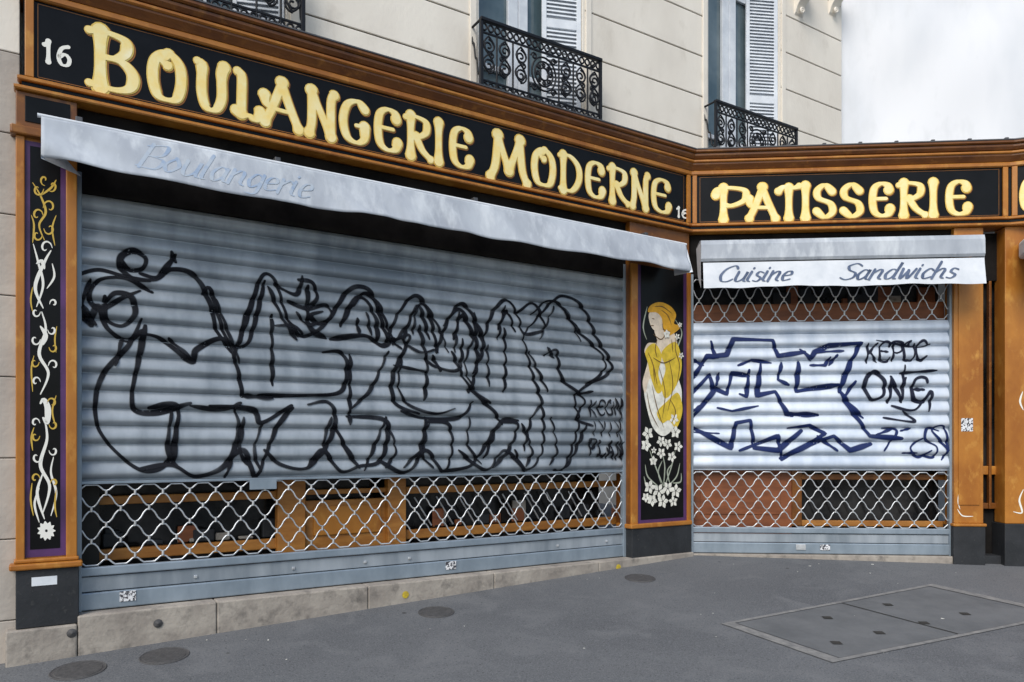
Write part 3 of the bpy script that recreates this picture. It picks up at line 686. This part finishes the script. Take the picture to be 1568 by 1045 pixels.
for i,t in enumerate(TR): gr(gA,A,t,Wg*(random.uniform(.78,1.02) if i<62 else random.uniform(.6,.85)),nS)
def tagtext(rb,F,txt,x0,y0,dx,dy,adv,w,n,slope=0):
    for i,ch in enumerate(txt):
        if ch==' ': continue
        for kind,pts in GL[ch]:
            q=[(x0+i*adv+px_*dx+py_*dx*.15,y0+slope*i-py_*dy+random.uniform(-1.0,1.0)) for px_,py_ in pts]
            gr(rb,F,q,w,n)
tagtext(gA,A,"KEON",899,638,10,24,13,.030,nS,-1); tagtext(gA,A,"IYIY",903,668,8,22,12,.022,nS); tagtext(gA,A,"PLAN",898,698,10,26,14,.034,nS,2)
gr(gA,A,[(950,612),(946,660),(949,700)],.022,nS)
gA.done("graffiti",M_spray,sh)
gB=Ribbons(B,lambda s,z:nB+fB(z)+.0035,cross=5); gK=Ribbons(B,lambda s,z:nB+fB(z)+.0040,cross=4)
def g2(p,w=.066,curve=False,rb=None): gr(rb or gB,B,p,w,nB,curve)
g2([(1088,524),(1094,546),(1112,544),(1122,520),(1182,522),(1190,546),(1230,540)]); g2([(1225,536),(1240,550),(1246,540),(1268,530),(1318,526),(1298,560),(1284,600)])
g2([(1060,580),(1082,546),(1098,548)]); g2([(1062,552),(1076,560)],.05); g2([(1060,602),(1086,574),(1092,600),(1058,642)])
g2([(1088,592),(1112,604),(1120,572),(1146,576)],.06); g2([(1146,568),(1142,608),(1132,604)],.06); g2([(1164,558),(1158,606),(1186,600),(1204,634),(1212,636)],.07)
g2([(1196,556),(1190,582),(1206,590)],.05); g2([(1222,556),(1218,600),(1240,596),(1282,590)],.07); g2([(1204,634),(1252,636)],.07); g2([(1284,598),(1304,630),(1330,668),(1378,672)],.07)
g2([(1058,654),(1118,686),(1126,648),(1148,644),(1154,686),(1190,690),(1226,660)],.07); g2([(1194,702),(1240,680),(1275,668),(1300,690),(1332,680)],.07); g2([(1132,690),(1190,668),(1196,700)],.06)
g2([(1206,656),(1238,652),(1262,664),(1196,704)],.05); g2([(1060,662),(1100,664)],.03); g2([(1268,560),(1280,545)],.05); g2([(1308,585),(1290,610),(1320,640)],.05)
g2([(1240,560),(1262,560),(1270,548)],.045); g2([(1130,560),(1150,552),(1180,556)],.045); g2([(1060,630),(1076,620)],.05); g2([(1098,625),(1120,630),(1160,622)],.04)
g2([(1246,540),(1290,538)],.04); g2([(1100,572),(1096,590)],.05); g2([(1312,530),(1294,580)],.04); g2([(1280,690),(1250,668)],.05)
g2([(1350,656),(1372,660),(1352,690)],.034,True); g2([(1340,666),(1368,656)],.038); g2([(1378,660),(1394,656)],.03); g2([(1380,694),(1402,694)],.034,True)
g2([(1410,672),(1392,686),(1404,700),(1424,690)],.034,True); g2([(1436,660),(1420,656),(1414,672),(1432,684),(1428,700),(1412,698)],.034,True); g2([(1450,690),(1444,654),(1426,660),(1448,688),(1440,704)],.034,True)
tagtext(gK,B,"KEPOC",1324,556,17,30,19,.034,nB,-1)
g2([(1340,522),(1400,532),(1422,528)],.026,True,gK)
g2([(1330,572),(1322,590),(1332,612),(1350,606),(1352,584),(1338,570),(1328,578)],.055,True,gK)
tagtext(gK,B,"NE",1358,616,24,38,34,.052,nB)
g2([(1364,622),(1398,628),(1424,600),(1420,630)],.04,True,gK); g2([(1352,640),(1398,646),(1380,630)],.036,True,gK)
g2([(1378,572),(1432,568)],.036,False,gK); g2([(1384,560),(1380,590)],.035,False,gK)
gB.done("graffiti",M_sprayB,shb); gK.done("graffiti_tag",M_sprayK,shb)

# ------------------------------------------------------------------ apartment building
apt=empty("apartment_building",A.pt(-2,-.3,4))
nW=-.20
wR2=A.sx(1289,nW)
ops=[]
for x0,x1 in ((None,444),(729,896),(1082,1196)):
    e=A.sx(x1,nW); s_=A.sx(x0,nW) if x0 else e-1.32
    ops.append((s_,e))
zo0,zo1=4.0,6.85
lines=[3.2,4.16,4.61]+[4.61+.45*i for i in range(1,14)]
g_=.0065
wl=-TL-.15
for i in range(len(lines)-1):
    z0,z1=lines[i],lines[i+1]
    segs=[(wl,wR2)]
    if z1>zo0+.1 and z0<zo1-.05:
        segs=[]; c_=wl
        for (a,b_) in ops: segs.append((c_,a)); c_=b_
        segs.append((c_,wR2))
    for a,b_ in segs:
        fbox("ashlar_course",A,a,b_,nW-.12,nW,z0+g_,z1-g_,M_stone,apt,.006)
fbox("core_wall",A,wl,ops[0][0],nW-.45,nW-.013,-1,10,M_joint,apt,0)
for i in range(3):
    a=ops[i][1]; b_=ops[i+1][0] if i<2 else wR2
    fbox("core_wall",A,a+.001,b_-.001,nW-.45,nW-.013,3.3,10,M_joint,apt,0)
    fbox("core_low",A,ops[i][0],ops[i][1],nW-.45,nW-.014,3.0,zo0+.15,M_joint,apt,0)
    fbox("core_head",A,ops[i][0],ops[i][1],nW-.45,nW-.014,zo1,10,M_joint,apt,0)
fbox("side_wall",A,wR2-.3,wR2-.002,nW-6,nW-.46,-1,10.4,M_stone2,apt,0)
fbox("roof_cornice",A,wl-.1,wR2+.1,nW-.4,nW+.3,10.4,10.7,M_stone,apt,.03)
for k_,(a,b_) in enumerate(ops):
    w=b_-a
    fbox("reveal_left",A,a-.001,a+.03,nW-.34,nW-.002,zo0,zo1,M_stone,apt,.004)
    fbox("reveal_right",A,b_-.03,b_+.001,nW-.34,nW-.002,zo0,zo1,M_stone,apt,.004)
    fbox("sill",A,a,b_,nW-.34,nW+.05,zo0+.10,zo0+.16,M_stone,apt,.008)
    n0=nW-.24
    fbox("glass",A,a+.03,b_-.03,n0-.02,n0-.01,zo0+.16,zo1,M_winglass,apt,0)
    for fr in ((.03,.12),(.38,.47),(.475,.56),(.90,.97)):
        fbox("casement_stile",A,a+w*fr[0],a+w*fr[1],n0-.008,n0+.035,zo0+.162,zo1,M_white,apt,.006)
    for zz in (4.22,4.75,6.5):
        fbox("casement_rail",A,a+w*.12,a+w*.90,n0-.006,n0+.028,zz,zz+.05,M_white,apt,.005)
    h0=b_-.035; wd=.40
    ang=math.radians(200 if k_<2 else 205)
    hinge=A.pt(h0,nW-.03,0); dd=(A.D*math.cos(ang)+A.N*(math.sin(ang)*1)); 
    L=Frame((hinge.x,hinge.y),(-dd.x,-dd.y))
    def lb(nm,s0,s1,n0_,n1_,z0_,z1_,bv=.003): fbox(nm,L,s0,s1,n0_,n1_,z0_,z1_,M_white,apt,bv)
    lb("louvre_stile",-wd,-wd+.045,-.018,.018,4.2,6.8); lb("louvre_stile",-.045,0,-.018,.018,4.2,6.8)
    for zz in (4.2,5.3,6.7): lb("louvre_rail",-wd+.045,-.045,-.016,.016,zz,zz+.09)
    fbox("louvre_backing",L,-wd+.045,-.045,-.0165,-.0155,4.2,6.8,M_white,apt,0)
    zz=4.3; V=[];Q=[]
    while zz<6.7:
        if not (5.27<zz<5.4):
            for (nn_,z_) in ((-.012,zz+.034),(.014,zz),(.014,zz+.006),(-.012,zz+.040)):
                V+= [L.pt(-wd+.045,nn_,z_),L.pt(-.045,nn_,z_)]
            b0_=len(V)-8
            for i in range(4): p=b0_+2*i; q=b0_+2*((i+1)%4); Q.append((p,p+1,q+1,q))
        zz+=.040
    mobj("louvre_slats",V,Q,M_white,apt)
    fbox("surround",A,b_+.0015,b_+.07,nW+.001,nW+.018,zo0,zo1,M_stone,apt,.005)
    fbox("surround",A,a-.07,a-.0015,nW+.001,nW+.018,zo0,zo1,M_stone,apt,.005)
def spiral(F,cs,cz,r,turns,a0,n,sg=1,k=22):
    return [F.pt(cs+sg*r*(1-.82*i/k)*math.cos(a0+turns*2*math.pi*i/k),n,cz+r*(1-.82*i/k)*math.sin(a0+turns*2*math.pi*i/k)) for i in range(k+1)]
for (a,b_) in ops:
    e=empty("window_guard_railing",A.pt((a+b_)/2,0,4.3))
    n_=-.02; g0,g1=a-.06,b_+.06; z0,z1=4.30,4.96; W=g1-g0
    fbox("top_rail",A,g0,g1,n_-.022,n_+.022,z1-.03,z1,M_iron,e,.005)
    fbox("mid_rail",A,g0,g1,n_-.008,n_+.008,z1-.137,z1-.12,M_iron,e,.002)
    fbox("bottom_rail",A,g0,g1,n_-.01,n_+.01,z0,z0+.024,M_iron,e,.003)
    fbox("low_rail",A,g0,g1,n_-.008,n_+.008,z0+.10,z0+.116,M_iron,e,.002)
    for s in (g0+.012,g1-.012):
        fbox("post",A,s-.014,s+.014,n_-.014,n_+.014,z0,z1-.03,M_iron,e,.003)
        for zz in (z0+.01,z1-.015): tube("return_bar",[[A.pt(s,n_,zz),A.pt(s,nW,zz)]],.011,M_iron,e)
        tube("return_scroll",[[A.pt(s,n_-.02-.16*(i/20)+0,z0+.1+.5*(i/20)+.03*math.sin(i)) for i in range(21)]],.008,M_iron,e)
    Ls=[]; npan=8
    for i in range(npan+1):
        s=g0+W*i/npan; 
        if abs(i-npan/2)>.9: Ls.append([A.pt(s,n_,z0),A.pt(s,n_,z1-.12)])
    zc=(z0+z1)/2-.01
    for i in range(npan):
        if i in (npan//2-1,npan//2): continue
        s=g0+W*(i+.5)/npan; sg=1 if i%2 else -1
        Ls.append(spiral(A,s,zc+.10,.064,1.6,math.pi/2,n_,sg)); Ls.append(spiral(A,s,zc-.07,.070,1.6,-math.pi/2,n_,-sg))
        Ls.append([A.pt(s+sg*.06*math.sin(t/12*2*math.pi),n_,zc-.13+.32*t/12) for t in range(13)])
        Ls.append([A.pt(s-sg*.05*math.sin(t/12*2*math.pi),n_,zc-.13+.32*t/12) for t in range(13)])
        Ls.append(spiral(A,s-.03*sg,zc+.02,.030,1.3,0,n_,sg,12))
    sc0=(g0+g1)/2
    for r in (.135,.10,.05): Ls.append([A.pt(sc0+r*math.cos(t*math.pi/16),n_,zc+.01+r*1.15*math.sin(t*math.pi/16)) for t in range(33)])
    for i in range(8):
        a_=i*math.pi/4; Ls.append(spiral(A,sc0+.075*math.cos(a_),zc+.01+.085*math.sin(a_),.024,1.2,a_,n_,1,10))
    for sg in (-1,1):
        Ls.append(spiral(A,sc0+sg*.11,zc+.15,.035,1.3,0,n_,sg,14)); Ls.append(spiral(A,sc0+sg*.11,zc-.14,.035,1.3,0,n_,sg,14))
    s=g0+.04
    while s<g1-.03:
        Ls.append([A.pt(s+.026*math.cos(t*math.pi/6),n_,z0+.061+.030*math.sin(t*math.pi/6)) for t in range(13)])
        Ls.append([A.pt(s+.026*math.cos(t*math.pi/6),n_,z1-.078+.030*math.sin(t*math.pi/6)) for t in range(13)]); s+=.068
    tube("scrollwork",Ls,.0088,M_iron,e,1)
# consoles
for x in (1222,1274):
    s=A.sx(x,nW); zc=1.15+(685-8)/FPX*A.pt(s,nW,0).y
    Vp=[]
    for i in range(15):
        t=i/14; Vp.append((.20*(1-t)**.7+.03*math.sin(t*6.28),zc+.22-.36*t))
    V=[];Q=[]
    for n_,z_ in Vp: V+=[A.pt(s-.07,nW+n_,z_),A.pt(s+.07,nW+n_,z_)]
    for i in range(14): Q.append((2*i,2*i+1,2*i+3,2*i+2))
    k0=len(V)
    for n_,z_ in Vp: V+=[A.pt(s-.07,nW,z_),A.pt(s+.07,nW,z_)]
    for i in range(14): Q+= [(2*i,2*i+2,k0+2*i+2,k0+2*i),(2*i+1,k0+2*i+1,k0+2*i+3,2*i+3)]
    mobj("stone_console",V,Q,M_stone,apt)
    tube("console_volute",[spiral(A,s+.0,zc+.10,.06,1.5,0,nW+.2),spiral(A,s,zc-.10,.04,1.5,0,nW+.06)],.012,M_stone,apt)
    fbox("console_cap",A,s-.1,s+.1,nW,nW+.28,zc+.22,zc+.27,M_stone,apt,.01)

# neighbours
nb_=empty("neighboring_stone_building",A.pt(-7,0,0))
for i in range(22):
    z0=-1+.52*i; fbox("stone_course",A,-TL-3.5,-TL-.02,-.6,-.035,z0+.003,z0+.517,M_stone2 if z0<3.2 else M_stone,nb_,.006)
fbox("core",A,-TL-3.5,-TL-.03,-.7,-.045,-1,10.4,M_joint,nb_,0)
wr=empty("white_rendered_building",(8,9,0))
q=A.pt(wR2,nW-.03,0)
Wf=Frame((q.x+.0,q.y+.05),(1,-.04))
# gable wall with gently uneven hand-trowelled render
V=[];Q=[];nu,nv=70,60
for j in range(nv+1):
    for i in range(nu+1):
        s=14*i/nu; z=-1+13*j/nv
        dn=.018*math.sin(s*2.3+1.7*math.sin(z*.9))+.014*math.sin(z*2.9+s*1.3)+.008*math.sin(s*5.1-z*4.3)
        V.append(Wf.pt(s,-.03+dn*min(1,s*2),z))
for j in range(nv):
    for i in range(nu): a=j*(nu+1)+i; Q.append((a,a+1,a+nu+2,a+nu+1))
mobj("rendered_wall_face",V,Q,M_render,wr,smooth=True)
fbox("wall_core",Wf,0.0,14,-5,-.09,-1,12,M_render,wr,0)
fbox("coping",Wf,-.05,14,-5,.08,12.0,12.15,M_zinc,wr)
rp=[A.pt(0,-.10,4.284),B.pt(BE,-.10,4.284),C.pt(2.4,-.10,4.284),Wf.pt(8,-.1,4.284),Wf.pt(0,-.1,4.284)]
mobj("flat_roof",rp,[(0,1,2,3,4)],M_zinc,shop)
for i in range(9):
    fbox("flashing_clip",B,.25+i*.36,.285+i*.36,.10,.13,4.283,4.298,M_zinc,shop,.004)

# ------------------------------------------------------------------ pavement fittings
def disc(name,x,y,r,m_):
    c_=gpx(x,y); e=empty(name,c_)
    V=[c_+Vector((0,0,.006))]; k=28
    for rr,dz in ((r*.86,.006),(r*.88,.003),(r*.95,.003),(r,.0065),(r*1.03,.002)):
        for i in range(k):
            a=i*2*math.pi/k; px_,py_=c_.x+rr*math.cos(a),c_.y+rr*math.sin(a); V.append(Vector((px_,py_,gz(px_,py_)+dz)))
    Q=[(0,1+i,1+(i+1)%k) for i in range(k)]
    for j in range(4):
        for i in range(k): a=1+j*k+i; b2=1+j*k+(i+1)%k; Q.append((a,a+k,b2+k,b2))
    mobj("cover",V,Q,m_,e,smooth=False)
for x,y,r in ((120,1027,.155),(252,1005,.15),(668,938,.14),(980,886,.14)): disc("manhole_cover",x,y,r,M_rust)
uc=empty("utility_access_cover",gpx(1350,960))
cor=[(1104,956),(1275,1016),(1640,942),(1428,895)]
out=[gpx(*c_) for c_ in cor]; cen=sum(out,Vector())/4
def ring(d,dz): 
    r=[]
    for p in out:
        v_=p-cen; L=v_.length; q_=cen+v_*(L-d)/L; r.append(Vector((q_.x,q_.y,gz(q_.x,q_.y)+dz)))
    return r
o0,o1=ring(0,.006),ring(.11,.006)
mobj("granite_border",o0+o1,[(0,1,5,4),(1,2,6,5),(2,3,7,6),(3,0,4,7)],M_gran,uc)
mobj("slab",[p for p in ring(.125,.0045)],[(0,1,2,3)],M_conc,uc)
i0=ring(.13,.006)
def onslab(u,v,dz=.0085):
    a=i0[0].lerp(i0[1],v); b_=i0[3].lerp(i0[2],v); p=a.lerp(b_,u); return Vector((p.x,p.y,gz(p.x,p.y)+dz))
for u in (.5,):
    a,b_=onslab(u-.003,.0),onslab(u+.003,.0); c_,d_=onslab(u+.003,1),onslab(u-.003,1)
    mobj("joint",[a,b_,c_,d_],[(0,1,2,3)],M_joint,uc)
for u,v_ in ((.10,.75),(.30,.72),(.52,.70),(.74,.68),(.30,.25),(.62,.22)):
    p=onslab(u,v_,.0095); V=[p+Vector((dx,dy,gz(p.x+dx,p.y+dy)-gz(p.x,p.y))) for dx,dy in ((-.035,-.03),(.035,-.03),(.035,.03),(-.035,.03))]
    mobj("lifting_hole",V,[(0,1,2,3)],M_joint,uc)
lit=[];Q=[]
for i in range(90):
    x=random.uniform(-3,6); y=random.uniform(2.5,8.0)
    q=Vector((x,y)); 
    if (q-A.P).dot(A.N)<.15 or (q-B.P).dot(B.N)<.12: continue
    r=random.uniform(.003,.009) if i%9 else .016; z=gz(x,y)+.004; k0=len(lit)
    for j in range(5): lit.append((x+r*math.cos(j*1.257+i)*random.uniform(.6,1.3),y+r*math.sin(j*1.257+i),z+random.uniform(0,.004)))
    Q.append(tuple(range(k0,k0+5)))
mobj("pavement_litter",lit,Q,M_pwhite)

# ------------------------------------------------------------------ light, sky, camera
w=bpy.data.worlds.new("World"); sc.world=w; w.use_nodes=True; nt=w.node_tree
sky=nt.nodes.new("ShaderNodeTexSky"); sky.sky_type='NISHITA'; sky.sun_disc=False
el=math.radians(44); az=math.radians(200)
sky.sun_elevation=el; sky.sun_rotation=az; sky.air_density=1.3; sky.dust_density=1.4; sky.ozone_density=1.4
nt.links.new(sky.outputs[0],nt.nodes["Background"].inputs[0]); nt.nodes["Background"].inputs[1].default_value=.15
sd=bpy.data.lights.new("sun",'SUN'); sd.energy=2.7; sd.angle=math.radians(34); sd.color=(1,.955,.90)
so=bpy.data.objects.new("sun",sd); COL.objects.link(so)
dirv=Vector((math.sin(az)*math.cos(el),math.cos(az)*math.cos(el),math.sin(el)))
so.rotation_euler=dirv.to_track_quat('Z','Y').to_euler(); so.location=dirv*30
cd=bpy.data.cameras.new("camera"); cam=bpy.data.objects.new("camera",cd); COL.objects.link(cam)
cam.location=(0,0,EYE); cam.rotation_euler=(math.radians(90),0,0)
cd.sensor_width=36; cd.lens=36*FPX/1568; cd.shift_y=(HY-522.5)/1568; cd.clip_end=2000; cd.clip_start=.05
sc.camera=cam
sc.view_settings.view_transform='Standard'; sc.view_settings.look='None'; sc.view_settings.exposure=0
